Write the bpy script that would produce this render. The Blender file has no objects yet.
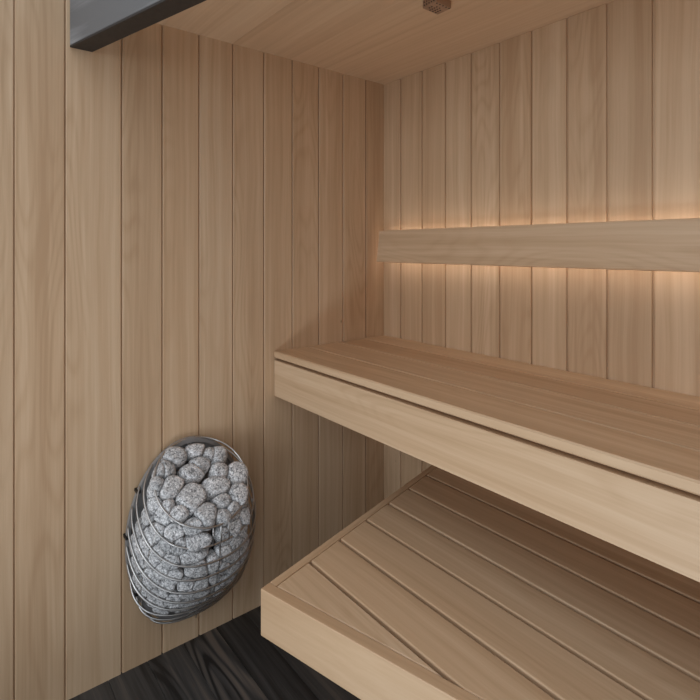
import bpy, bmesh, math, random
from mathutils import Vector, Matrix
random.seed(7)
SC = bpy.context.scene
COL = SC.collection

# ------------------------------------------------------------------ helpers
class Mesh:
    """collects shapes into one mesh; every vertex carries grain coordinates (along, across, thick) and a tone value"""
    def __init__(self):
        self.v, self.f, self.g, self.r, self.s = [], [], [], [], []
    def add(self, verts, faces, grain=None, tone=0.5, smooth=False):
        o = len(self.v)
        self.v += [tuple(p) for p in verts]
        self.f += [tuple(i + o for i in f) for f in faces]
        self.g += [tuple(g) for g in (grain if grain is not None else verts)]
        self.r += [tone] * len(verts)
        self.s += [smooth] * len(faces)
    def build(self, name, mat, parent=None, loc=None):
        me = bpy.data.meshes.new(name)
        pts = self.v
        if loc is not None:
            l = Vector(loc); pts = [tuple(Vector(p) - l) for p in pts]
        me.from_pydata(pts, [], self.f)
        a = me.attributes.new('grain', 'FLOAT_VECTOR', 'POINT')
        a.data.foreach_set('vector', [c for g in self.g for c in g])
        b = me.attributes.new('tone', 'FLOAT', 'POINT')
        b.data.foreach_set('value', self.r)
        me.polygons.foreach_set('use_smooth', self.s)
        me.materials.append(mat)
        me.update()
        o = bpy.data.objects.new(name, me)
        COL.objects.link(o)
        if parent is not None: o.parent = parent
        if loc is not None: o.location = loc
        return o

def prism(M, poly, z0, z1, mat=None, bev=0.0015, seg=2, ang=0.0, tone=None, top_only=False):
    """polygon (counter-clockwise, in local x,y) extruded z0..z1, bevelled; grain runs along local direction ang; mat maps local to world"""
    bm = bmesh.new()
    lo = [bm.verts.new((x, y, z0)) for x, y in poly]
    hi = [bm.verts.new((x, y, z1)) for x, y in poly]
    n = len(poly)
    bm.faces.new(hi); bm.faces.new(lo[::-1])
    for i in range(n):
        j = (i + 1) % n
        bm.faces.new((lo[i], lo[j], hi[j], hi[i]))
    bm.normal_update()
    if bev > 0:
        es = [e for e in bm.edges if (not top_only) or all(v.co.z > z1 - 1e-6 for v in e.verts)]
        bmesh.ops.bevel(bm, geom=es, offset=bev, segments=seg, profile=0.5, affect='EDGES', clamp_overlap=True)
    bm.verts.index_update()
    t = random.random() if tone is None else tone
    ox, oy = random.uniform(0, 50), random.uniform(0, 50)
    ca, sa = math.cos(ang), math.sin(ang)
    vs, gs = [], []
    for v in bm.verts:
        c = v.co
        gs.append((c.x * ca + c.y * sa + ox, -c.x * sa + c.y * ca + oy, c.z))
        vs.append(tuple(mat @ c) if mat is not None else tuple(c))
    fs = [[v.index for v in f.verts] for f in bm.faces]
    bm.free()
    M.add(vs, fs, gs, t)

def rect(x0, x1, y0, y1): return [(x0, y0), (x1, y0), (x1, y1), (x0, y1)]
def frame(o, ex, ey, ez):
    m = Matrix.Identity(4)
    for i, e in enumerate((ex, ey, ez)):
        for k in range(3): m[k][i] = e[k]
    for k in range(3): m[k][3] = o[k]
    return m

def tube(M, pts, r, closed=False, seg=10, caps=True):
    pts = [Vector(p) for p in pts]; n = len(pts)
    tang = []
    for i in range(n):
        a = pts[(i - 1) % n] if (closed or i > 0) else pts[i]
        b = pts[(i + 1) % n] if (closed or i < n - 1) else pts[i]
        tang.append((b - a).normalized())
    up = Vector((0, 0, 1)) if abs(tang[0].z) < .9 else Vector((1, 0, 0))
    nrm = (up - tang[0] * up.dot(tang[0])).normalized()
    vs, fs = [], []
    for i in range(n):
        nrm = (nrm - tang[i] * nrm.dot(tang[i])).normalized()
        bi = tang[i].cross(nrm)
        for k in range(seg):
            a = 2 * math.pi * k / seg
            vs.append(pts[i] + (nrm * math.cos(a) + bi * math.sin(a)) * r)
    m = n if closed else n - 1
    for i in range(m):
        i2 = (i + 1) % n
        for k in range(seg):
            k2 = (k + 1) % seg
            fs.append((i * seg + k, i * seg + k2, i2 * seg + k2, i2 * seg + k))
    if not closed and caps:
        fs.append(tuple(range(seg))[::-1]); fs.append(tuple((n - 1) * seg + k for k in range(seg)))
    M.add(vs, fs, None, .5, True)

def empty(name, loc=(0, 0, 0)):
    o = bpy.data.objects.new(name, None); o.empty_display_size = .1
    o.location = loc; COL.objects.link(o); return o
def tag(o, label=None, cat=None, group=None, kind=None):
    if label: o['label'] = label
    if cat: o['category'] = cat
    if group: o['group'] = group
    if kind: o['kind'] = kind
    return o

# ------------------------------------------------------------------ materials
class NT:
    def __init__(self, name):
        self.m = bpy.data.materials.new(name); self.m.use_nodes = True
        self.t = self.m.node_tree; self.b = self.t.nodes['Principled BSDF']
    def n(self, kind, **kw):
        nd = self.t.nodes.new(kind)
        for k, v in kw.items():
            if k.startswith('_'): setattr(nd, k[1:], v)
            else: nd.inputs[k.replace('__', ' ')].default_value = v
        return nd
    def l(self, a, b): self.t.links.new(a, b)
    def attr(self, name): return self.n('ShaderNodeAttribute', _attribute_name=name)
    def scale(self, vec, s):
        v = self.n('ShaderNodeVectorMath', _operation='MULTIPLY'); self.l(vec, v.inputs[0]); v.inputs[1].default_value = s
        return v.outputs[0]
    def math(self, op, a, b=None, c=None, clamp=False):
        v = self.n('ShaderNodeMath', _operation=op, _use_clamp=clamp)
        for i, x in enumerate((a, b, c)):
            if x is None: continue
            if isinstance(x, (int, float)): v.inputs[i].default_value = x
            else: self.l(x, v.inputs[i])
        return v.outputs[0]
    def noise(self, vec, s=1.0, detail=3.0, rough=.5, dist=0.0):
        v = self.n('ShaderNodeTexNoise', Scale=s, Detail=detail, Roughness=rough, Distortion=dist); self.l(vec, v.inputs['Vector'])
        return v.outputs['Fac']
    def mix(self, fac, a, b, blend='MIX'):
        v = self.n('ShaderNodeMix', _data_type='RGBA', _blend_type=blend)
        for i, x in ((0, fac), (6, a), (7, b)):
            if isinstance(x, (int, float)): v.inputs[i].default_value = x
            elif isinstance(x, tuple): v.inputs[i].default_value = (*x, 1) if len(x) == 3 else x
            else: self.l(x, v.inputs[i])
        return v.outputs[2]
    def ramp(self, fac, stops):
        v = self.n('ShaderNodeValToRGB'); self.l(fac, v.inputs[0])
        e = v.color_ramp.elements
        while len(e) < len(stops): e.new(.5)
        for i, (p, c) in enumerate(stops):
            e[i].position = p; e[i].color = (*c, 1) if isinstance(c, tuple) else (c, c, c, 1)
        return v.outputs[0]

def wood(name, dark, mid, light, rough=.5, tone_amt=.5, fig=.35, knots=.6, bump=.1, wide=1.0, con=1.0):
    w = NT(name)
    g = w.attr('grain').outputs['Vector']; tone = w.attr('tone').outputs['Fac']
    # slow wander bends the streaks
    wob = w.noise(w.scale(g, (1.6, 5.0, 1.0)), 1.0, 2.0)
    add = w.n('ShaderNodeVectorMath', _operation='MULTIPLY_ADD'); 
    cmb = w.n('ShaderNodeCombineXYZ'); w.l(w.math('MULTIPLY', w.math('SUBTRACT', wob, .5), .035), cmb.inputs[1])
    addv = w.n('ShaderNodeVectorMath', _operation='ADD'); w.l(g, addv.inputs[0]); w.l(cmb.outputs[0], addv.inputs[1])
    gg = addv.outputs[0]
    broad = w.noise(w.scale(gg, (.5, 20.0, 5.0)), 1.0, 3.0, .6)
    streak = w.noise(w.scale(gg, (1.2, 85.0 * wide, 40.0)), 1.0, 4.0, .6)
    fine = w.noise(w.scale(gg, (9.0, 420.0, 200.0)), 1.0, 3.0, .6)
    # cathedral figure : contour lines of a stretched field, only on some boards / some stretches
    field = w.noise(w.scale(g, (1.1, 7.5, 3.0)), 1.0, 1.0, .4)
    rings = w.math('SINE', w.math('MULTIPLY', field, 95.0))
    rings = w.math('MULTIPLY_ADD', rings, .5, .5)
    rings = w.math('POWER', rings, 2.5)
    msk = w.ramp(w.noise(w.scale(g, (.35, 4.0, 1.0)), 1.0, 1.0), [(.48, 0.0), (.62, 1.0)])
    figv = w.math('MULTIPLY', rings, msk)
    f = w.math('ADD', w.math('MULTIPLY', broad, .55), w.math('MULTIPLY', streak, .33))
    f = w.math('ADD', f, w.math('MULTIPLY', fine, .12))
    f = w.math('SUBTRACT', f, w.math('MULTIPLY', figv, fig * .22))
    f = w.math('ADD', f, w.math('MULTIPLY', w.math('SUBTRACT', tone, .5), tone_amt * .3))
    col = w.ramp(f, [(.5 - .2 / con, dark), (.5, mid), (.5 + .2 / con, light)])
    # warmer/cooler drift from board to board
    col = w.mix(w.math('MULTIPLY', w.math('FRACT', w.math('MULTIPLY', tone, 7.31)), .28), col, w.mix(1.0, col, (1.0, .90, .80), 'MULTIPLY'))
    # small pin knots
    vor = w.n('ShaderNodeTexVoronoi', _feature='F1', Scale=1.0); w.l(w.scale(g, (5.0, 9.0, 0.0)), vor.inputs['Vector'])
    sepc = w.n('ShaderNodeSeparateColor'); w.l(vor.outputs['Color'], sepc.inputs[0])
    few = w.math('GREATER_THAN', sepc.outputs[0], .72)
    kn = w.ramp(vor.outputs['Distance'], [(.012, 1.0), (.045, 0.0)])
    kf = w.math('MULTIPLY', w.math('MULTIPLY', kn, few), knots)
    col = w.mix(kf, col, tuple(c * .35 for c in dark))
    w.l(col, w.b.inputs['Base Color'])
    w.b.inputs['Roughness'].default_value = rough
    w.b.inputs['Specular IOR Level'].default_value = .35
    bp = w.n('ShaderNodeBump', Strength=bump, Distance=.001)
    w.l(w.math('ADD', w.math('MULTIPLY', streak, .5), w.math('MULTIPLY', fine, .5)), bp.inputs['Height'])
    w.l(bp.outputs[0], w.b.inputs['Normal'])
    return w.m

WOOD = wood('pale_alder_cladding', (.505, .328, .192), (.60, .412, .255), (.69, .503, .33), con=1.3, tone_amt=.6)
CEIL = wood('pale_alder_ceiling', (.57, .388, .24), (.665, .47, .30), (.74, .555, .37), tone_amt=.55, fig=.15, knots=.2)
BENCH = wood('pale_alder_bench', (.515, .337, .198), (.61, .42, .26), (.70, .512, .338), rough=.45, tone_amt=.5, fig=.3, con=1.2)
SENSOR = wood('brown_wood_housing', (.30, .18, .11), (.37, .23, .145), (.44, .28, .185), knots=0)
BLACKFLOOR = wood('black_stained_floor', (.018, .016, .015), (.058, .054, .051), (.140, .112, .092), rough=.5, tone_amt=.4, fig=1.1, knots=.8, bump=.6, wide=.5, con=1.5)
BLACKBEAM = wood('black_stained_beam', (.16, .16, .163), (.22, .22, .224), (.28, .28, .285), rough=.5, tone_amt=.1, fig=2.0, knots=0, bump=.8, con=2.2, wide=1.3)

def metal(name, col, rough, met=1.0):
    w = NT(name)
    tc = w.n('ShaderNodeTexCoord')
    nz = w.noise(tc.outputs['Object'], 60.0, 2.0)
    w.l(w.math('MULTIPLY_ADD', nz, .15, rough - .07), w.b.inputs['Roughness'])
    w.b.inputs['Base Color'].default_value = (*col, 1); w.b.inputs['Metallic'].default_value = met
    return w.m
STEEL = metal('stainless_wire', (.54, .52, .50), .32)
PLATE = metal('brushed_steel_plate', (.31, .30, .295), .45, .35)
DARKSTEEL = metal('dark_steel', (.05, .05, .052), .5)

def stone_mat(name, base):
    w = NT(name)
    tc = w.n('ShaderNodeTexCoord'); oi = w.n('ShaderNodeObjectInfo')
    off = w.n('ShaderNodeVectorMath', _operation='ADD')
    rv = w.n('ShaderNodeCombineXYZ')
    for i, k in enumerate((3.1, 5.7, 9.3)): w.l(w.math('MULTIPLY', oi.outputs['Random'], k), rv.inputs[i])
    w.l(w.n('ShaderNodeNewGeometry').outputs['Position'], off.inputs[0]); w.l(rv.outputs[0], off.inputs[1])
    p = off.outputs[0]
    # elongated dark flecks, turned a different way on each stone
    vr = w.n('ShaderNodeVectorRotate', _rotation_type='AXIS_ANGLE'); vr.inputs['Axis'].default_value = (.8, .4, .45)
    w.l(off.outputs[0], vr.inputs['Vector']); w.l(w.math('MULTIPLY', oi.outputs['Random'], 6.28), vr.inputs['Angle'])
    q = w.scale(vr.outputs[0], (1.0, 1.0, .5))
    fl = w.noise(q, 175.0, 2.0, .65)
    fleck = w.ramp(fl, [(.545, 0.0), (.63, 1.0)])
    cl = w.noise(p, 210.0, 2.0, .7)
    pit = w.ramp(w.noise(q, 95.0, 1.0), [(.66, 0.0), (.70, 1.0)])
    mot = w.noise(p, 70.0, 3.0, .6)
    col = w.ramp(w.math('ADD', w.math('MULTIPLY', mot, .35), w.math('MULTIPLY', cl, .65)),
                 [(.38, tuple(c * .50 for c in base)), (.51, base), (.64, tuple(min(1, c * 1.55) for c in base))])
    br = w.math('MULTIPLY_ADD', oi.outputs['Random'], .3, .85)
    brc = w.n('ShaderNodeCombineColor'); [w.l(br, brc.inputs[i]) for i in range(3)]
    col = w.mix(1.0, col, brc.outputs[0], 'MULTIPLY')
    col = w.mix(w.math('MULTIPLY', fleck, .75), col, (.07, .07, .075))
    col = w.mix(w.math('MULTIPLY', pit, .6), col, (.04, .04, .042))
    w.l(col, w.b.inputs['Base Color'])
    w.b.inputs['Roughness'].default_value = .85
    bp = w.n('ShaderNodeBump', Strength=.5, Distance=.002)
    w.l(w.math('SUBTRACT', w.math('ADD', w.math('MULTIPLY', mot, .8), w.math('MULTIPLY', cl, .3)), w.math('MULTIPLY', fleck, .3)), bp.inputs['Height'])
    w.l(bp.outputs[0], w.b.inputs['Normal'])
    return w.m
STONE = stone_mat('speckled_grey_rock', (.585, .572, .565))

def emit(name, col, s):
    w = NT(name)
    w.b.inputs['Base Color'].default_value = (.8, .8, .8, 1)
    w.b.inputs['Emission Color'].default_value = (*col, 1); w.b.inputs['Emission Strength'].default_value = s
    return w.m
LED = emit('warm_led_strip', (1.0, .95, .88), 5.5)
SOFFIT_SHADE = metal('underside_shade_brown', (.030, .024, .020), .6, 0.0)  # flat brown that carries the shade of the beam's underside
HOLE = metal('black_perforation', (.01, .01, .01), .7, 0.0)

# ------------------------------------------------------------------ room
H = 2.10
XR = 2.30
PITCH = .1277
A0 = math.radians(14.6)                       # the front opening runs askew
cA, sA = math.cos(A0), math.sin(A0)
def front_y(x): return -1.217 + x * sA / cA   # inner face line of the header beam

def wall(name, origin, ex, ez, nrm, seams, z0, z1, gap, label, backing=.012, thick=.016):
    """boards stand upright; local x along the wall, y up, z out of the wall"""
    M = Mesh()
    for i, (a, b) in enumerate(zip(seams[:-1], seams[1:])):
        prism(M, rect(a + (gap / 2 if i else .0002), b - gap / 2, z0, z1), -thick, 0.0, frame(origin, ex, ez, nrm), .0016, 1, math.pi / 2)
    prism(M, rect(seams[0], seams[-1], z0, z1), -thick - backing, -thick + .009, frame(origin, ex, ez, nrm), 0, 1, math.pi / 2, .2)
    o = M.build(name, WOOD)
    return tag(o, label, kind='structure')

zw0 = -.02
# back wall : local x runs +X, normal is -Y
s = [-.03] + [.1085 + PITCH * k for k in range(17)] + [XR]
wall('wall_back', (0, 0, 0), (1, 0, 0), (0, 0, 1), (0, -1, 0), s, zw0, H, .0078, 'back wall of upright pale alder boards')
# left wall : local x runs -Y (from the corner outwards), normal is +X
s = [0.0] + [.1085 + PITCH * k for k in range(9)] + [1.29 + PITCH * k for k in range(8)]
wall('wall_left', (0, 0, 0), (0, -1, 0), (0, 0, 1), (1, 0, 0), s, zw0, H + .25, .0042, 'left wall of upright pale alder boards behind the stone heater')
s = [PITCH * k for k in range(7)]
wall('wall_right', (XR, 0, 0), (0, -1, 0), (0, 0, 1), (-1, 0, 0), s, zw0, H + .02, .005, 'right wall of upright pale alder boards')

# ceiling : boards along X, cut askew at the front along the beam
M = Mesh()
ys = [0.0, -.25, -.50, -.75, -1.0, -1.25]
for y1, y0 in zip(ys[:-1], ys[1:]):
    y0 += .0003; y1 -= .0003
    # clip strip against the beam's inner line
    poly = []
    if y1 > -.01: y1 = .03
    base = [(-.03, y0), (XR + .03, y0), (XR + .03, y1), (-.03, y1)]
    inside = lambda p: p[1] >= front_y(p[0]) - .002
    for i in range(4):
        p, q = base[i], base[(i + 1) % 4]
        if inside(p): poly.append(p)
        if inside(p) != inside(q):
            dp = p[1] - front_y(p[0]) + .002; dq = q[1] - front_y(q[0]) + .002; t = dp / (dp - dq)
            poly.append((p[0] + (q[0] - p[0]) * t, p[1] + (q[1] - p[1]) * t))
    if len(poly) > 2:
        prism(M, poly, H, H + .03, None, 0, 1, 0.0, {0: .62, 1: .5, 2: .36, 3: .62, 4: .55}[max(0, round(-y1 * 4))])
tag(M.build('ceiling', CEIL), 'flat ceiling of wide pale boards', kind='structure')

# floor : black-stained planks
M = Mesh()
y = .02
while y > -3.2:
    prism(M, rect(-.02, 3.6, y - .1185, y - .0005), -.03, 0.0, None, .0008, 1, 0.0)
    y -= .119
tag(M.build('floor', BLACKFLOOR), 'black-stained wooden plank floor', kind='structure')

# header beam above the open front
hb = empty('header_beam', (1.2, -.95, 1.96))
tag(hb, 'black-stained wooden header beam across the top left, above the front opening', 'beam')
fr = frame((0.0, -1.2785, 0), (cA, sA, 0), (-sA, cA, 0), (0, 0, 1))
M = Mesh(); prism(M, [(.002, 0), (2.39, 0), (2.374, .060), (.0175, .060)], 1.964, 2.34, fr, .0012, 1, 0.0)
o = M.build('beam_board', BLACKBEAM, None, (1.2, -.95, 2.0)); o.parent = hb; o.matrix_parent_inverse = Matrix.Translation(hb.location).inverted()
M = Mesh(); prism(M, [(.002, 0), (2.39, 0), (2.374, .060), (.0175, .060)], 1.957, 1.9635, fr, .0008, 1, 0.0)  # thin strip under the beam, its shade put into the dark colour
o = M.build('soffit_shade_strip', SOFFIT_SHADE, None, (1.2, -.95, 1.96)); o.parent = hb; o.matrix_parent_inverse = Matrix.Translation(hb.location).inverted()
o['label'] = 'plain dark brown underside, shade put into its colour'

# ------------------------------------------------------------------ upper bench
YF = -.578
ub = empty('upper_bench', (0, 0, .785))
tag(ub, 'upper pale wooden bench with long flat boards and deep front board, under the lit backrest', 'bench')
def part(M, name, mat, root, loc):
    o = M.build(name, mat, None, loc); o.parent = root
    o.matrix_parent_inverse = Matrix.Translation(root.location).inverted()
    return o
ubs = [-.0015, -.129, -.267, -.426, YF]
tones = [.75, .28, .55, .38]
for (y1, y0), tn in zip(zip(ubs[:-1], ubs[1:]), tones):
    M = Mesh(); prism(M, rect(.002, XR - .002, y0 + .0006, y1 - .0006), .9325, .958, None, .0040, 1, 0.0, tn)
    part(M, 'seat_board', BENCH, ub, (0, (y0 + y1) / 2, .9325))
M = Mesh()
prism(M, rect(.002, XR - .002, .785, .9225), 0, .028, frame((0, YF + .031, 0), (1, 0, 0), (0, 0, 1), (0, -1, 0)), .0015, 2, 0.0, .62)
part(M, 'front_board', BENCH, ub, (0, YF + .03, .785))
M = Mesh()
prism(M, rect(.002, XR - .002, YF + .045, YF + .075), .84, .9325, None, .001, 1, 0.0, .3)
part(M, 'support_rail', BENCH, ub, (0, YF + .06, .84))
for xx in (.002, 1.15, XR - .042):
    M = Mesh(); prism(M, rect(xx, xx + .04, YF + .075, -.002), .86, .9325, None, .001, 1, math.pi / 2, .3)
    part(M, 'cross_bearer', BENCH, ub, (xx, -.28, .86))

# ------------------------------------------------------------------ lower bench (front edge runs parallel to the header beam)
ZT, ZB = .500, .382
C0 = Vector((.583, -.955))
u = Vector((cA, sA)); v = Vector((-sA, cA))
lb = empty('lower_bench', (C0.x, C0.y, ZB))
tag(lb, 'lower pale wooden slatted bench with a slanting front board, tucked below the upper bench', 'bench')
TF, TS = .031, .024       # front and side board thickness
def lw(a, b): p = C0 + u * a + v * b; return (p.x, p.y)
def xline(x): return (x - C0.x) / cA         # a at which the front line meets a given x
# front board
M = Mesh()
aR = xline(XR - .003)
prism(M, [(0, 0), (aR, 0), (aR + TF * sA / cA, TF), (0, TF)], ZB, ZT, frame((C0.x, C0.y, 0), (cA, sA, 0), (-sA, cA, 0), (0, 0, 1)), .0025, 3, 0.0, .12)
part(M, 'front_board', BENCH, lb, (C0.x, C0.y, ZB))
# side board running to the back wall
M = Mesh()
bE = (-.0015 - C0.y) / cA; bE2 = (-.0015 - C0.y - TS * sA) / cA
prism(M, [(.0008, TF + .0006), (TS, TF + .0006), (TS, bE2), (.0008, bE)], ZB, ZT, frame((C0.x, C0.y, 0), (cA, sA, 0), (-sA, cA, 0), (0, 0, 1)), .0012, 2, math.pi / 2, .5)
part(M, 'side_board', BENCH, lb, (C0.x, C0.y, ZB))
def clip(poly, f):
    out = []
    for i in range(len(poly)):
        p, q = poly[i], poly[(i + 1) % len(poly)]
        a, b = f(p), f(q)
        if a >= 0: out.append(p)
        if (a >= 0) != (b >= 0):
            t = a / (a - b); out.append((p[0] + (q[0] - p[0]) * t, p[1] + (q[1] - p[1]) * t))
    return out
inner_front = lambda p: (Vector(p) - C0).dot(v) - (TF + .0008)
inner_side = lambda p: (Vector(p) - C0).dot(u) - (TS + .0008)
gr = [-.0015 + .0045, -.152, -.281, -.410, -.536, -.667, -.795, -.925]
gt = [.35, .25, .45, .35, .66, .5, .55]
GAP = .0105
for i in range(7):
    y1, y0 = gr[i] - GAP / 2, gr[i + 1] + GAP / 2
    poly = clip(clip(rect(.2, XR - .003, y0, y1), inner_front), inner_side)
    if len(poly) < 3: continue
    M = Mesh(); prism(M, poly, ZT - .026, ZT - .0005, None, .0036, 3, 0.0, gt[i])
    part(M, 'seat_slat', BENCH, lb, (poly[0][0], poly[0][1], ZT - .026))
# posts under the bench, set back from its edges
for px, py in ((1.25, -.16), (2.1, -.16)):
    M = Mesh(); prism(M, [(x * .03 + px, y * .03 + py) for x, y in ((-1, -1), (1, -1), (1, 1), (-1, 1))], 0.0, ZT - .03, None, .001, 1, 0, .3)
    part(M, 'post', BENCH, lb, (px, py, 0))
# bearers under the slats
for a0 in (TS + .001, .7, 1.25):
    x0, y0_ = lw(a0 + .001, TF + .002)
    M = Mesh()
    top = (-.003 - C0.y - (a0 + .05) * sA) / cA
    prism(M, [(a0, TF + .001), (a0 + .05, TF + .001), (a0 + .05, top), (a0, top)], ZB + .02, ZT - .026, frame((C0.x, C0.y, 0), (cA, sA, 0), (-sA, cA, 0), (0, 0, 1)), .001, 1, math.pi / 2, .2)
    part(M, 'cross_bearer', BENCH, lb, (x0, y0_, ZB + .02))

# ------------------------------------------------------------------ backrest with light behind it
br = empty('backrest', (0, 0, 1.295))
tag(br, 'pale wooden backrest board with warm light glowing behind it on the back wall', 'backrest')
tilt = math.atan2(.015, .136)
ez = (0, math.sin(tilt), math.cos(tilt)); nn = (0, -math.cos(tilt), math.sin(tilt))
bf = frame((0, -.088, 1.295), (1, 0, 0), ez, nn)
M = Mesh(); prism(M, rect(.047, XR - .02, 0, .1375), -.022, 0, bf, .0016, 2, 0.0, .45)
part(M, 'panel', BENCH, br, (0, -.08, 1.36))
for yy in (.020, .1075):
    M = Mesh(); prism(M, rect(.052, XR - .05, yy, yy + .010), -.027, -.0222, bf, 0, 1, 0.0, .5)
    part(M, 'led_strip', LED, br, (0, -.06, 1.295 + yy))
for xx in (.35, 1.20, 2.0):
    M = Mesh(); prism(M, rect(xx, xx + .03, 1.335, 1.385), .001, .062, frame((0, 0, 0), (1, 0, 0), (0, 0, 1), (0, -1, 0)), 0, 1, 0.0, .3)
    part(M, 'spacer_block', BENCH, br, (xx, -.03, 1.36))

# ------------------------------------------------------------------ ceiling sensor
se = empty('temperature_sensor', (.687, -.415, H))
tag(se, 'small brown wooden sensor box with black perforations on the ceiling', 'sensor')
M = Mesh(); prism(M, rect(.660, .715, -.449, -.381), 2.076, H - .0003, None, .002, 2, math.pi / 2, .5)
part(M, 'housing', SENSOR, se, (.687, -.415, H))
M = Mesh()
def dot(c, ax, ay, az, r, h):
    vs = []; n = 8
    for q in (0, h):
        for k in range(n):
            a = 2 * math.pi * k / n
            vs.append(Vector(c) + Vector(ax) * r * math.cos(a) + Vector(ay) * r * math.sin(a) + Vector(az) * q)
    fs = [tuple(n + k for k in range(n)), tuple(range(n))[::-1]] + [(k, (k + 1) % n, n + (k + 1) % n, n + k) for k in range(n)]
    M.add(vs, fs)
for i in range(5):
    dot((.7105, -.441 + .0135 * i, 2.0765), (1, 0, 0), (0, -1, 0), (0, 0, -1), .0026, .001)
for i in range(4):
    for j in range(4):
        if (i, j) in ((0, 0), (3, 3), (3, 0)): continue
        dot((.668 + .0088 * i, -.436 + .0125 * j, 2.0765), (1, 0, 0), (0, -1, 0), (0, 0, -1), .0028, .001)
for i in range(5):
    for j in range(2):
        dot((.668 + .0095 * i, -.4485, 2.083 + .009 * j), (1, 0, 0), (0, 0, 1), (0, -1, 0), .002, .001)
part(M, 'perforation', HOLE, se, (.687, -.415, 2.076))

# ------------------------------------------------------------------ stone heater on the left wall
T0, NW, TAU = -.919, .020, math.radians(41)
FR = [.2508, .2481, .2439, .2317, .217, .1953, .1683, .1368, .1057, .0742]
WM = [.150, .174, .189, .197, .202, .204, .201, .193, .172, .139]
def zwall(k): return .706 - .058 * k
def outl(z): return .203 * math.sqrt(max(0, 1 - ((z - .405) / .301) ** 2))
def hoop_par(k):
    w = outl(zwall(k)) if k > 0 else 0.0
    W = max(WM[k], w * 1.002); L = FR[k] - NW; q = math.sqrt(max(0, 1 - (w / W) ** 2)); d = L / (1 + q)
    return W, d, q * d, q
def hoop_pt(k, ph):
    W, d, pc, q = hoop_par(k)
    e = 1.0 if k == 0 else .85                     # the lower hoops are a little squarer than ellipses
    c, s_ = math.cos(ph), math.sin(ph)
    if s_ > 0: c, s_ = math.copysign(abs(c) ** e, c), s_ ** e
    n = NW + pc + d * s_
    return Vector((n, T0 + W * c, zwall(k) - (n - NW) * math.tan(TAU)))
ht = empty('sauna_heater', (0.0, T0, .09))
tag(ht, 'egg-shaped stainless wire sauna heater full of stones on the left wall', 'heater')
HB = (0.0, T0, .40)
# back plate : egg outline, slightly dished rim
M = Mesh()
N = 72
def egg(sc, n): 
    return [(n, T0 + .203 * sc * math.sin(2 * math.pi * i / N), .405 + .301 * sc * math.cos(2 * math.pi * i / N)) for i in range(N)]
vs = egg(.96, .012) + egg(.96, .0145) + [(.012, T0, .405), (.0145, T0, .405)]
fs = []
for i in range(N):
    j = (i + 1) % N
    fs += [(i, j, N + j, N + i), (N + i, N + j, 2 * N + 1), (j, i, 2 * N)]
M.add(vs, fs)
part(M, 'back_plate', PLATE, ht, HB)
# flat rim band round the plate
M = Mesh()
a = egg(1.012, .012) + egg(1.008, .026) + egg(.955, .026) + egg(.955, .012)
fs = []
for q in range(4):
    for i in range(N):
        j = (i + 1) % N; q2 = (q + 1) % 4
        fs.append((q * N + i, q2 * N + i, q2 * N + j, q * N + j))
M.add(a, fs, None, .5, False)
part(M, 'rim', PLATE, ht, HB)
RW = .0031
for k in range(10):
    M = Mesh()
    if k == 0:
        # top hoop splits at the back: both wire ends turn down to the plate
        pts = []
        g0 = .10
        for i in range(97):
            ph = -math.pi / 2 + g0 + (2 * math.pi - 2 * g0) * i / 96
            pts.append(hoop_pt(0, ph))
        a0, a1 = pts[0], pts[-1]
        e0 = [Vector((NW + .002, T0 + .006, a0.z - .010)), Vector((NW + .001, T0 + .0045, a0.z - .022)), Vector((NW, T0 + .004, a0.z - .055))]
        e1 = [Vector((NW + .002, T0 - .006, a1.z - .010)), Vector((NW + .001, T0 - .0045, a1.z - .022)), Vector((NW, T0 - .004, a1.z - .055))]
        tube(M, e0[::-1] + pts + e1, RW, False)
    else:
        W, d, pc, q = hoop_par(k)
        p0 = -math.asin(min(1, q))
        tube(M, [hoop_pt(k, p0 + (math.pi - 2 * p0) * i / 72) for i in range(73)], RW, False)
    part(M, 'wire_hoop', STEEL, ht, HB)
# upright rods tying the hoops together on the inside
for dt in (.012,):
    M = Mesh(); pts = []
    for k in range(10):
        p = hoop_pt(k, math.pi / 2); W = hoop_par(k)[0]
        pts.append(Vector((p.x - .006, T0 + dt, p.z + .002)))
    pts.append(Vector((.05, T0 + dt, .108)))
    tube(M, pts, .0026); part(M, 'upright_rod', STEEL, ht, HB)
for dph in (-1.15, 1.15):
    M = Mesh(); pts = []
    for k in range(1, 10):
        p = hoop_pt(k, math.pi / 2 + dph); pts.append(p + (Vector((.08, T0, p.z)) - p).normalized() * .006)
    tube(M, pts, .0026); part(M, 'upright_rod', STEEL, ht, HB)
# small wire bracket between the two topmost hoops
M = Mesh()
a, b = hoop_pt(0, math.pi / 2), hoop_pt(1, math.pi / 2)
for dt in (-.014, .012, .038):
    tube(M, [Vector((a.x - .0005, T0 + dt, a.z)), Vector((b.x + .0005, T0 + dt, b.z))], .0020)
mx, mz = a.x * .45 + b.x * .55 + .0005, a.z * .45 + b.z * .55
tube(M, [Vector((mx, T0 + .012, mz)), Vector((mx, T0 + .038, mz))], .0016)
part(M, 'wire_bracket', STEEL, ht, HB)
# mounting clips on the rim and feet to the wall
for z, sd in ((.575, -1), (.44, -1), (.575, 1), (.30, 1), (.25, -1)):
    w = outl(z) * sd
    M = Mesh(); prism(M, rect(T0 + w - .006, T0 + w + .006, z - .005, z + .005), .0005, .030, frame((0, 0, 0), (0, 1, 0), (0, 0, 1), (1, 0, 0)), .001, 1)
    part(M, 'mounting_clip', DARKSTEEL, ht, HB)
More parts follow.
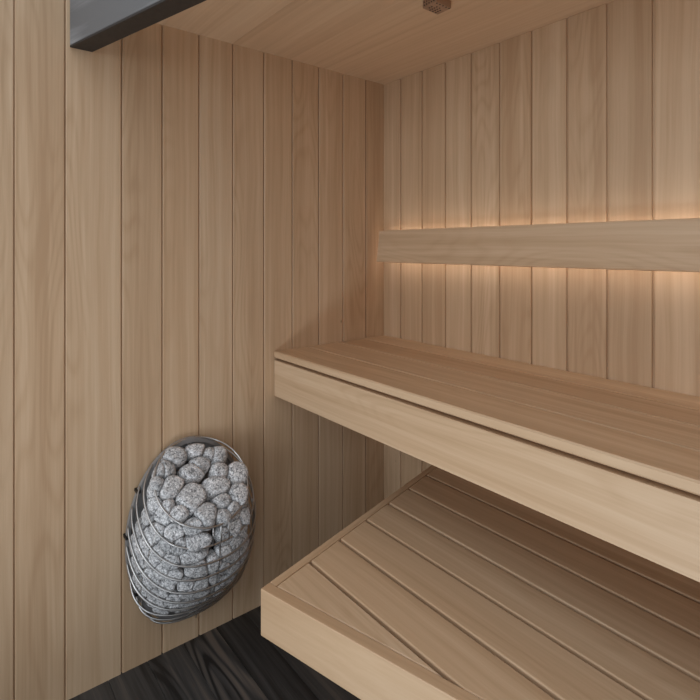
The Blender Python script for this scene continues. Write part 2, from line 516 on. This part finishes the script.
# heating elements hidden among the stones
for dt in (-.07, 0.0, .07):
    M = Mesh()
    pts = []
    for i in range(25):
        a = math.pi * i / 24
        pts.append(Vector((.085 + .028 * math.cos(a), T0 + dt, .22 - .028 * math.sin(a))))
    tube(M, [Vector((.113, T0 + dt, .56))] + pts + [Vector((.057, T0 + dt, .56))], .005)
    part(M, 'heating_element', DARKSTEEL, ht, HB)
# ------------------------------------------------------------------ stones
STONES = [
('o', -1.0, 0.0462, -0.9804, 0.6617, 0.039, 0.0308, 0.0349, 0.0748, -0.9865, 0.6822, 0.656, 0.0, 0.755),
('o', -1.0, 0.0455, -0.9086, 0.6632, 0.0442, 0.0232, 0.0337, 0.0734, -0.915, 0.6834, 0.656, 0.0, 0.755),
('o', -1.0, 0.0734, -0.8421, 0.6392, 0.0298, 0.0373, 0.0336, 0.1009, -0.8491, 0.6596, 0.656, 0.0, 0.755),
('o', -1.0, 0.086, -0.9109, 0.6295, 0.0362, 0.0258, 0.031, 0.1124, -0.9169, 0.6495, 0.656, 0.0, 0.755),
('o', -1.0, 0.0765, -1.0246, 0.6366, 0.0328, 0.0318, 0.0323, 0.1039, -1.0299, 0.6569, 0.656, 0.0, 0.755),
('o', -1.0, 0.0979, -0.9423, 0.6162, 0.0426, 0.0284, 0.0355, 0.1264, -0.9489, 0.6373, 0.656, 0.0, 0.755),
('o', -1.0, 0.1178, -0.8565, 0.6024, 0.0291, 0.0312, 0.0302, 0.1435, -0.8628, 0.6225, 0.656, 0.0, 0.755),
('o', -1.0, 0.1348, -0.8021, 0.5827, 0.0367, 0.0399, 0.0383, 0.164, -0.8107, 0.6047, 0.656, 0.0, 0.755),
('o', -1.0, 0.1156, -1.0232, 0.5963, 0.0467, 0.037, 0.0419, 0.1473, -1.0302, 0.6192, 0.656, 0.0, 0.755),
('o', -1.0, 0.1481, -0.8811, 0.5684, 0.0526, 0.0354, 0.042, 0.1791, -0.8897, 0.5915, 0.656, 0.0, 0.755),
('o', -1.0, 0.1589, -0.9745, 0.5585, 0.0534, 0.0486, 0.042, 0.1901, -0.9821, 0.5819, 0.656, 0.0, 0.755),
('o', -1.0, 0.1861, -0.8218, 0.5391, 0.0336, 0.0387, 0.0362, 0.214, -0.8297, 0.5612, 0.656, 0.0, 0.755),
('o', -1.0, 0.2042, -0.9423, 0.5212, 0.0434, 0.0337, 0.0385, 0.2334, -0.9496, 0.5443, 0.656, 0.0, 0.755),
('o', -1.0, 0.1923, -0.8796, 0.5389, 0.0299, 0.0249, 0.0274, 0.2165, -0.8853, 0.5591, 0.656, 0.0, 0.755),
('o', -1.0, 0.2263, -0.8931, 0.5121, 0.0244, 0.0215, 0.0229, 0.2483, -0.8978, 0.5314, 0.656, 0.0, 0.755),
('o', -1.0, 0.1049, -1.0537, 0.618, 0.0195, 0.0253, 0.0224, 0.1274, -1.0572, 0.6365, 0.656, 0.0, 0.755),
('o', -1.0, 0.1865, -1.0165, 0.546, 0.0265, 0.0208, 0.0237, 0.2093, -1.0206, 0.5653, 0.656, 0.0, 0.755),
('o', -1.0, 0.0675, -0.8712, 0.6511, 0.0233, 0.0212, 0.0223, 0.0898, -0.8757, 0.6692, 0.656, 0.0, 0.755),
('c', 0.23, 0.1546, -1.0397, 0.545, 0.0314, 0.0359, 0.0337, 0.1759, -1.058, 0.5536, 0.606, -0.772, 0.189),
('c', 0.47, 0.1869, -1.0262, 0.4956, 0.0327, 0.0268, 0.0298, 0.2085, -1.0334, 0.5094, 0.796, -0.25, 0.552),
('c', 0.08, 0.215, -0.9821, 0.5096, 0.0284, 0.018, 0.0232, 0.2325, -0.9893, 0.5132, 0.923, -0.384, -0.004),
('c', 0.55, 0.2104, -0.9801, 0.4667, 0.0448, 0.0239, 0.0344, 0.238, -0.9869, 0.4795, 0.916, -0.153, 0.369),
('c', 1.17, 0.1551, -1.0668, 0.5005, 0.0208, 0.0298, 0.0253, 0.169, -1.0806, 0.506, 0.502, -0.857, 0.12),
('c', 1.17, 0.1862, -1.0407, 0.4693, 0.0296, 0.0251, 0.0273, 0.2052, -1.0529, 0.4739, 0.767, -0.642, 0.018),
('c', 1.41, 0.197, -0.9885, 0.431, 0.0566, 0.0268, 0.0417, 0.2322, -1.0004, 0.4365, 0.953, -0.297, -0.055),
('c', 2.03, 0.1673, -1.0667, 0.443, 0.0237, 0.0237, 0.0237, 0.181, -1.0789, 0.4462, 0.581, -0.812, -0.054),
('c', 1.95, 0.135, -1.0832, 0.4741, 0.018, 0.0299, 0.024, 0.1471, -1.0965, 0.4798, 0.426, -0.891, 0.157),
('c', 0.47, 0.1238, -1.0655, 0.5686, 0.0182, 0.0243, 0.0213, 0.1345, -1.076, 0.5758, 0.435, -0.809, 0.394),
('c', 1.25, 0.1112, -1.0794, 0.5382, 0.018, 0.0273, 0.0227, 0.1205, -1.0923, 0.5441, 0.24, -0.943, 0.231),
('c', 2.97, 0.1429, -1.0794, 0.411, 0.0239, 0.0239, 0.0239, 0.1555, -1.0924, 0.4143, 0.484, -0.874, -0.05),
('c', 2.03, 0.19, -1.0403, 0.4206, 0.0296, 0.0207, 0.0251, 0.2072, -1.0509, 0.423, 0.777, -0.615, -0.134),
('c', 0.0, 0.2141, -0.8564, 0.5117, 0.0253, 0.0284, 0.0268, 0.2349, -0.8548, 0.5156, 0.935, 0.355, -0.011),
('c', 0.55, 0.2209, -0.8595, 0.4698, 0.0251, 0.0251, 0.0251, 0.2402, -0.861, 0.4778, 0.942, 0.137, 0.307),
('c', 0.55, 0.2026, -0.812, 0.4797, 0.018, 0.0387, 0.0284, 0.223, -0.8126, 0.4922, 0.826, 0.212, 0.523),
('c', 1.8, 0.2197, -0.886, 0.4044, 0.0218, 0.028, 0.0249, 0.2394, -0.8881, 0.4075, 0.994, 0.074, -0.075),
('c', 1.56, 0.2185, -0.8512, 0.4218, 0.0253, 0.019, 0.0221, 0.2352, -0.8515, 0.4247, 0.973, 0.224, -0.064),
('c', 1.25, 0.2117, -0.8258, 0.446, 0.0192, 0.0256, 0.0224, 0.2282, -0.8245, 0.4491, 0.926, 0.375, -0.044),
('c', 2.42, 0.2076, -0.8572, 0.3794, 0.0284, 0.0284, 0.0284, 0.2298, -0.8575, 0.3804, 0.948, 0.206, -0.241),
('c', 0.86, 0.2203, -0.8856, 0.4548, 0.0279, 0.0279, 0.0279, 0.243, -0.8879, 0.4586, 0.996, 0.081, -0.044),
('c', 2.5, 0.199, -0.8127, 0.3877, 0.0195, 0.0259, 0.0227, 0.2149, -0.8103, 0.3891, 0.863, 0.462, -0.205),
('c', 2.97, 0.1719, -1.0563, 0.3852, 0.0267, 0.018, 0.0224, 0.1859, -1.0663, 0.3874, 0.698, -0.702, -0.143),
('c', 2.97, 0.1219, -1.0906, 0.4311, 0.018, 0.0271, 0.0225, 0.1321, -1.1033, 0.4349, 0.339, -0.941, 0.015),
('c', 3.83, 0.1334, -1.0827, 0.3719, 0.021, 0.021, 0.021, 0.1442, -1.0935, 0.3745, 0.482, -0.871, -0.095),
('c', 3.83, 0.1692, -1.0442, 0.338, 0.0269, 0.018, 0.0224, 0.1838, -1.0533, 0.3395, 0.758, -0.615, -0.218),
('c', 4.06, 0.146, -1.0724, 0.3503, 0.021, 0.018, 0.02, 0.1563, -1.0821, 0.3511, 0.5, -0.822, -0.272),
('c', 4.92, 0.1613, -1.0219, 0.2839, 0.0242, 0.0182, 0.0212, 0.1754, -1.0288, 0.2839, 0.806, -0.462, -0.371),
('c', 5.63, 0.1308, -1.0516, 0.2726, 0.0213, 0.018, 0.02, 0.1425, -1.0597, 0.2724, 0.655, -0.645, -0.394),
('c', 4.69, 0.1489, -1.0546, 0.3098, 0.0211, 0.018, 0.02, 0.1607, -1.0631, 0.3105, 0.663, -0.687, -0.297),
('c', 5.31, 0.122, -1.0707, 0.2977, 0.018, 0.0182, 0.02, 0.1328, -1.08, 0.2987, 0.56, -0.785, -0.265),
('c', 2.97, 0.1879, -1.0327, 0.3706, 0.0238, 0.0208, 0.0223, 0.2032, -1.041, 0.3722, 0.821, -0.536, -0.196),
('c', 2.5, 0.2034, -0.9638, 0.3743, 0.0453, 0.0211, 0.0332, 0.2305, -0.9704, 0.3753, 0.956, -0.161, -0.244),
('c', 3.44, 0.1935, -0.9977, 0.3376, 0.0301, 0.018, 0.0241, 0.2112, -1.0042, 0.3382, 0.899, -0.328, -0.29),
('c', 3.59, 0.2001, -0.9544, 0.3233, 0.0275, 0.0183, 0.0229, 0.2172, -0.9582, 0.3238, 0.945, -0.111, -0.307),
('c', 4.53, 0.1844, -0.9479, 0.2864, 0.0278, 0.018, 0.0229, 0.2006, -0.9515, 0.2849, 0.872, -0.09, -0.482),
('c', 4.3, 0.1855, -0.9919, 0.3009, 0.0212, 0.018, 0.02, 0.1989, -0.9969, 0.3, 0.835, -0.3, -0.46),
('c', 5.55, 0.1595, -0.973, 0.2529, 0.0248, 0.018, 0.0214, 0.1734, -0.9772, 0.2504, 0.783, -0.188, -0.594),
('c', 6.96, 0.1211, -0.9062, 0.2072, 0.0259, 0.0195, 0.0227, 0.135, -0.9085, 0.2031, 0.698, 0.014, -0.716),
('c', 7.03, 0.1183, -0.8724, 0.2055, 0.023, 0.0197, 0.0214, 0.1312, -0.8738, 0.2019, 0.699, 0.099, -0.709),
('c', 3.05, 0.2094, -0.8824, 0.3478, 0.0188, 0.0251, 0.0219, 0.2256, -0.884, 0.3482, 0.947, 0.095, -0.306),
('c', 2.27, 0.2188, -0.921, 0.3829, 0.0215, 0.0245, 0.023, 0.2363, -0.9237, 0.3839, 0.968, -0.006, -0.249),
('c', 3.75, 0.1904, -0.8397, 0.3222, 0.0193, 0.0289, 0.0241, 0.208, -0.839, 0.3227, 0.91, 0.298, -0.29),
('c', 4.61, 0.1794, -0.8628, 0.2856, 0.0256, 0.0224, 0.024, 0.1964, -0.8634, 0.284, 0.862, 0.187, -0.472),
('c', 5.16, 0.173, -0.8813, 0.2645, 0.0224, 0.0192, 0.0208, 0.1863, -0.8826, 0.262, 0.782, 0.103, -0.614),
('c', 3.52, 0.2052, -0.9122, 0.3255, 0.0186, 0.0217, 0.0202, 0.2198, -0.9145, 0.326, 0.951, 0.006, -0.309),
('c', 7.27, 0.1092, -0.9627, 0.199, 0.0287, 0.018, 0.0233, 0.1236, -0.9664, 0.1948, 0.697, -0.11, -0.709),
('c', 8.83, 0.0626, -0.9016, 0.1494, 0.0267, 0.018, 0.0224, 0.0763, -0.9037, 0.1454, 0.697, 0.025, -0.717),
('c', 6.17, 0.1369, -1.0091, 0.2388, 0.0216, 0.018, 0.02, 0.1487, -1.0144, 0.2363, 0.68, -0.352, -0.643),
('c', 2.5, 0.09, -1.0928, 0.4862, 0.018, 0.0305, 0.0243, 0.0988, -1.1073, 0.4913, 0.149, -0.982, 0.118),
('c', 2.89, 0.1085, -1.0953, 0.4485, 0.018, 0.0242, 0.0211, 0.1172, -1.1072, 0.4525, 0.261, -0.963, 0.067),
('c', 0.31, 0.1023, -1.0585, 0.5975, 0.0185, 0.0277, 0.0231, 0.1115, -1.0711, 0.6056, 0.212, -0.881, 0.423),
('c', 0.0, 0.0782, -1.0393, 0.6396, 0.0189, 0.022, 0.0205, 0.0839, -1.0494, 0.648, -0.03, -0.816, 0.577),
('c', 0.23, 0.1861, -0.8071, 0.5247, 0.018, 0.0327, 0.0254, 0.2033, -0.8019, 0.5297, 0.765, 0.637, 0.093),
('c', 4.14, 0.0572, -1.1029, 0.4231, 0.018, 0.0279, 0.0229, 0.0644, -1.1165, 0.4269, 0.059, -0.998, 0.014),
('c', 4.77, 0.0714, -1.1023, 0.3738, 0.018, 0.0246, 0.0213, 0.0794, -1.1144, 0.3772, 0.194, -0.981, -0.013),
('c', 5.47, 0.0778, -1.0966, 0.3276, 0.0184, 0.0246, 0.0215, 0.0867, -1.1086, 0.3301, 0.275, -0.956, -0.105),
('c', 5.71, 0.0956, -1.0866, 0.299, 0.0183, 0.0214, 0.02, 0.1051, -1.0968, 0.3005, 0.414, -0.886, -0.208),
('c', 6.02, 0.111, -1.0672, 0.2684, 0.0183, 0.0183, 0.02, 0.1216, -1.0762, 0.2682, 0.543, -0.746, -0.385),
('c', 6.56, 0.1137, -1.0391, 0.2339, 0.0216, 0.018, 0.02, 0.1258, -1.0459, 0.2328, 0.7, -0.513, -0.497),
('c', 4.69, 0.1198, -1.0832, 0.3357, 0.0181, 0.0181, 0.02, 0.1297, -1.0933, 0.3376, 0.464, -0.871, -0.164),
('c', 3.83, 0.0816, -1.1015, 0.4188, 0.018, 0.0245, 0.0212, 0.0895, -1.1136, 0.4226, 0.178, -0.983, 0.039),
('c', 3.75, 0.1789, -0.8001, 0.3356, 0.018, 0.0231, 0.0205, 0.1923, -0.7974, 0.3366, 0.808, 0.537, -0.244),
('c', 3.91, 0.106, -1.0958, 0.3922, 0.018, 0.0242, 0.0211, 0.1151, -1.1075, 0.3955, 0.316, -0.948, -0.017),
('c', 1.02, 0.2039, -1.0213, 0.4649, 0.0266, 0.0207, 0.0237, 0.2212, -1.0296, 0.4687, 0.878, -0.478, 0.001)
]
import numpy as np
from mathutils import noise as mn
def unit_sphere():
    bm = bmesh.new(); bmesh.ops.create_icosphere(bm, subdivisions=4, radius=1.0)
    bm.verts.index_update()
    v_ = np.array([q.co.normalized() for q in bm.verts]); f_ = [[q.index for q in p.verts] for p in bm.faces]
    bm.free(); return v_, f_
SV, SF = unit_sphere()
vd = Vector((1.598, -.661, .935)).normalized()
ex = Vector((0, 0, 1)).cross(vd).normalized(); ey = vd.cross(ex)
VIEW = frame((0, 0, 0), ex, ey, vd).to_3x3()
OPEN = ['pale stone at the upper left of the open top, left of the split wire',
 'wide flat stone at the very top of the heater, against the back plate',
 'tall oval stone at the upper right of the open top',
 'small oval stone just below the wide topmost stone',
 'stone at the left of the open top, under the pale upper left one',
 'rounded stone directly above the biggest stone of the open top',
 'small upright stone right of the rounded one in the open top',
 'stone at the right edge of the open top, inside the top hoop',
 'broad stone at the left, beside the biggest stone of the open top',
 'long tilted stone right of the biggest stone in the open top',
 'biggest roundest speckled stone in the middle of the open top',
 'lower right stone of the open top, leaning on the top hoop',
 'egg-shaped stone at the front of the open top, below the biggest stone',
 'small stone under the long tilted one in the open top',
 'small front stone touching the top hoop, right of the egg-shaped one',
 'narrow stone at the far left of the open top, touching the top hoop',
 'little stone peeking out below the biggest stone, behind the top hoop',
 'partly hidden stone between the topmost and the upper right stone']
ORD = ['first', 'second', 'third', 'fourth', 'fifth', 'sixth', 'seventh', 'eighth', 'ninth', 'tenth', 'eleventh', 'twelfth', 'thirteenth', 'fourteenth', 'fifteenth', 'sixteenth']
GRP = 'stones heaped in the wire heater'
rows = {}
CEN = np.array([s_[2:5] for s_ in STONES]); RAD = np.array([s_[5:8] for s_ in STONES])
VM = np.array(VIEW)
def stone_shape(i):
    """cobble shaped by its neighbours: an uneven ellipsoid pressed flat where it meets the next stone or the wire"""
    rr = random.Random(i * 13 + 5)
    local = SV @ VM                                   # directions in the viewing frame of the heap
    r = (1.22 if STONES[i][0] == 'o' else 1.45) * RAD[i]
    a = rr.uniform(-.5, .5); ca, sa = math.cos(a), math.sin(a)
    lx, ly = local[:, 0] * ca + local[:, 1] * sa, -local[:, 0] * sa + local[:, 1] * ca
    if abs(r[0] - r[1]) < .15 * max(r[0], r[1]): lx, ly = lx, ly
    else: lx, ly = local[:, 0], local[:, 1]
    p_ = 13.0
    inv = (((lx / r[0]) ** 2 + (ly / r[1]) ** 2 + (local[:, 2] / r[2]) ** 2) ** .5) ** p_
    mean = RAD.mean(axis=1)
    for j in range(len(STONES)):
        if j == i: continue
        dv = CEN[j] - CEN[i]; L = np.linalg.norm(dv)
        if L > .16: continue
        n_ = dv / L
        w_ = mean[i] / (mean[i] + mean[j])
        h = max(L * w_ + .0002, .004)
        inv += np.maximum(SV @ n_, 0) ** p_ / h ** p_
    planes = [(np.array(STONES[i][8:11]), np.array(STONES[i][11:14])), (np.array((.018, 0, 0)), np.array((-1., 0, 0)))]
    for q, n_ in planes:
        h = max((q - CEN[i]) @ n_, .005)
        inv += np.maximum(SV @ n_, 0) ** p_ / h ** p_
    for _ in range(4):                                # broken flats
        n_ = np.array([rr.gauss(0, 1) for _ in range(3)]); n_ /= np.linalg.norm(n_)
        h = mean[i] * rr.uniform(1.0, 1.25)
        inv += np.maximum(SV @ n_, 0) ** p_ / h ** p_
    rad = inv ** (-1 / p_)
    of = Vector((rr.uniform(0, 99), rr.uniform(0, 99), rr.uniform(0, 99)))
    nz = np.array([.035 * mn.noise(Vector(d) * 2.2 + of) + .018 * mn.noise(Vector(d) * 6 + of) for d in SV])
    pts = SV * (rad * (1 + nz - .01))[:, None]
    me = bpy.data.meshes.new('sauna_stone')
    me.from_pydata([tuple(p) for p in pts], [], SF)
    me.polygons.foreach_set('use_smooth', [True] * len(me.polygons))
    me.materials.append(STONE); me.update()
    return me
for i, st_ in enumerate(STONES):
    kind, k, x, y, z = st_[:5]
    o = bpy.data.objects.new('sauna_stone', stone_shape(i)); COL.objects.link(o)
    o.location = (x, y, z)
    o['category'] = 'stone'; o['group'] = GRP
    if kind == 'o': o['label'] = OPEN[i]
    else: rows.setdefault(int(k), []).append((Vector((x, y, z)).dot(ex), o))
for k, L in rows.items():
    L.sort(key=lambda t: t[0])
    for j, (_, o) in enumerate(L):
        if k < 9:
            place = 'between %s and %s wire hoops' % (ORD[k], ORD[k + 1])
        else:
            place = 'below the tenth wire hoop'
        n = len(L)
        which = 'leftmost' if j == 0 else 'rightmost' if j == n - 1 else ORD[j] + ' from the left'
        o['label'] = 'speckled stone %s from top, %s' % (place, which) if k < 9 else 'speckled stone %s, %s' % (place, which)

# ------------------------------------------------------------------ light
W = bpy.data.worlds.new('daylight'); SC.world = W; W.use_nodes = True
wt = W.node_tree; bg = wt.nodes['Background']
tc = wt.nodes.new('ShaderNodeTexCoord'); sp = wt.nodes.new('ShaderNodeSeparateXYZ')
wt.links.new(tc.outputs['Generated'], sp.inputs[0])
rp = wt.nodes.new('ShaderNodeValToRGB'); wt.links.new(sp.outputs[2], rp.inputs[0])
e = rp.color_ramp.elements
e[0].position = 0.0; e[0].color = (.115, .115, .118, 1); e[1].position = .75; e[1].color = (.90, .985, 1.075, 1)
n_ = e.new(.05); n_.color = (.325, .356, .387, 1)
wt.links.new(rp.outputs[0], bg.inputs[0]); bg.inputs[1].default_value = 1.12
def area(name, loc, target, sx, sy, power, col):
    l = bpy.data.lights.new(name, 'AREA'); l.shape = 'RECTANGLE'; l.size = sx; l.size_y = sy; l.energy = power; l.color = col
    o = bpy.data.objects.new(name, l); COL.objects.link(o); o.location = loc
    o.rotation_euler = (Vector(target) - Vector(loc)).to_track_quat('-Z', 'Y').to_euler(); return o
area('front_fill', (1.4, -5.2, 1.7), (.5, 0, 1.3), 2.0, 1.5, 42, (.90, .985, 1.075))  # added fill lamp, not a window; lifts bench fronts, backrest and back wall
area('low_ceiling_fill', (1.55, -2.1, .12), (1.55, -2.0, 2.1), 1.3, .7, 20, (.90, .985, 1.075))  # added floor-level lamp aimed upward to brighten the ceiling

# ------------------------------------------------------------------ camera
cam = bpy.data.cameras.new('camera'); co = bpy.data.objects.new('camera', cam); COL.objects.link(co)
co.location = (1.728, -1.586, 1.355); co.rotation_euler = (math.radians(90), 0, math.radians(51.242))
cam.sensor_width = 36; cam.lens = 36 * 513 / 700; cam.shift_y = -102 / 700; cam.clip_start = .01
SC.camera = co
SC.view_settings.view_transform = 'Standard'; SC.view_settings.look = 'None'
SC.view_settings.gamma = 1; SC.view_settings.use_curve_mapping = False
SC.view_settings.exposure = 0.07
SC.cycles.use_denoising = True
SC.cycles.max_bounces = 10; SC.cycles.diffuse_bounces = 6
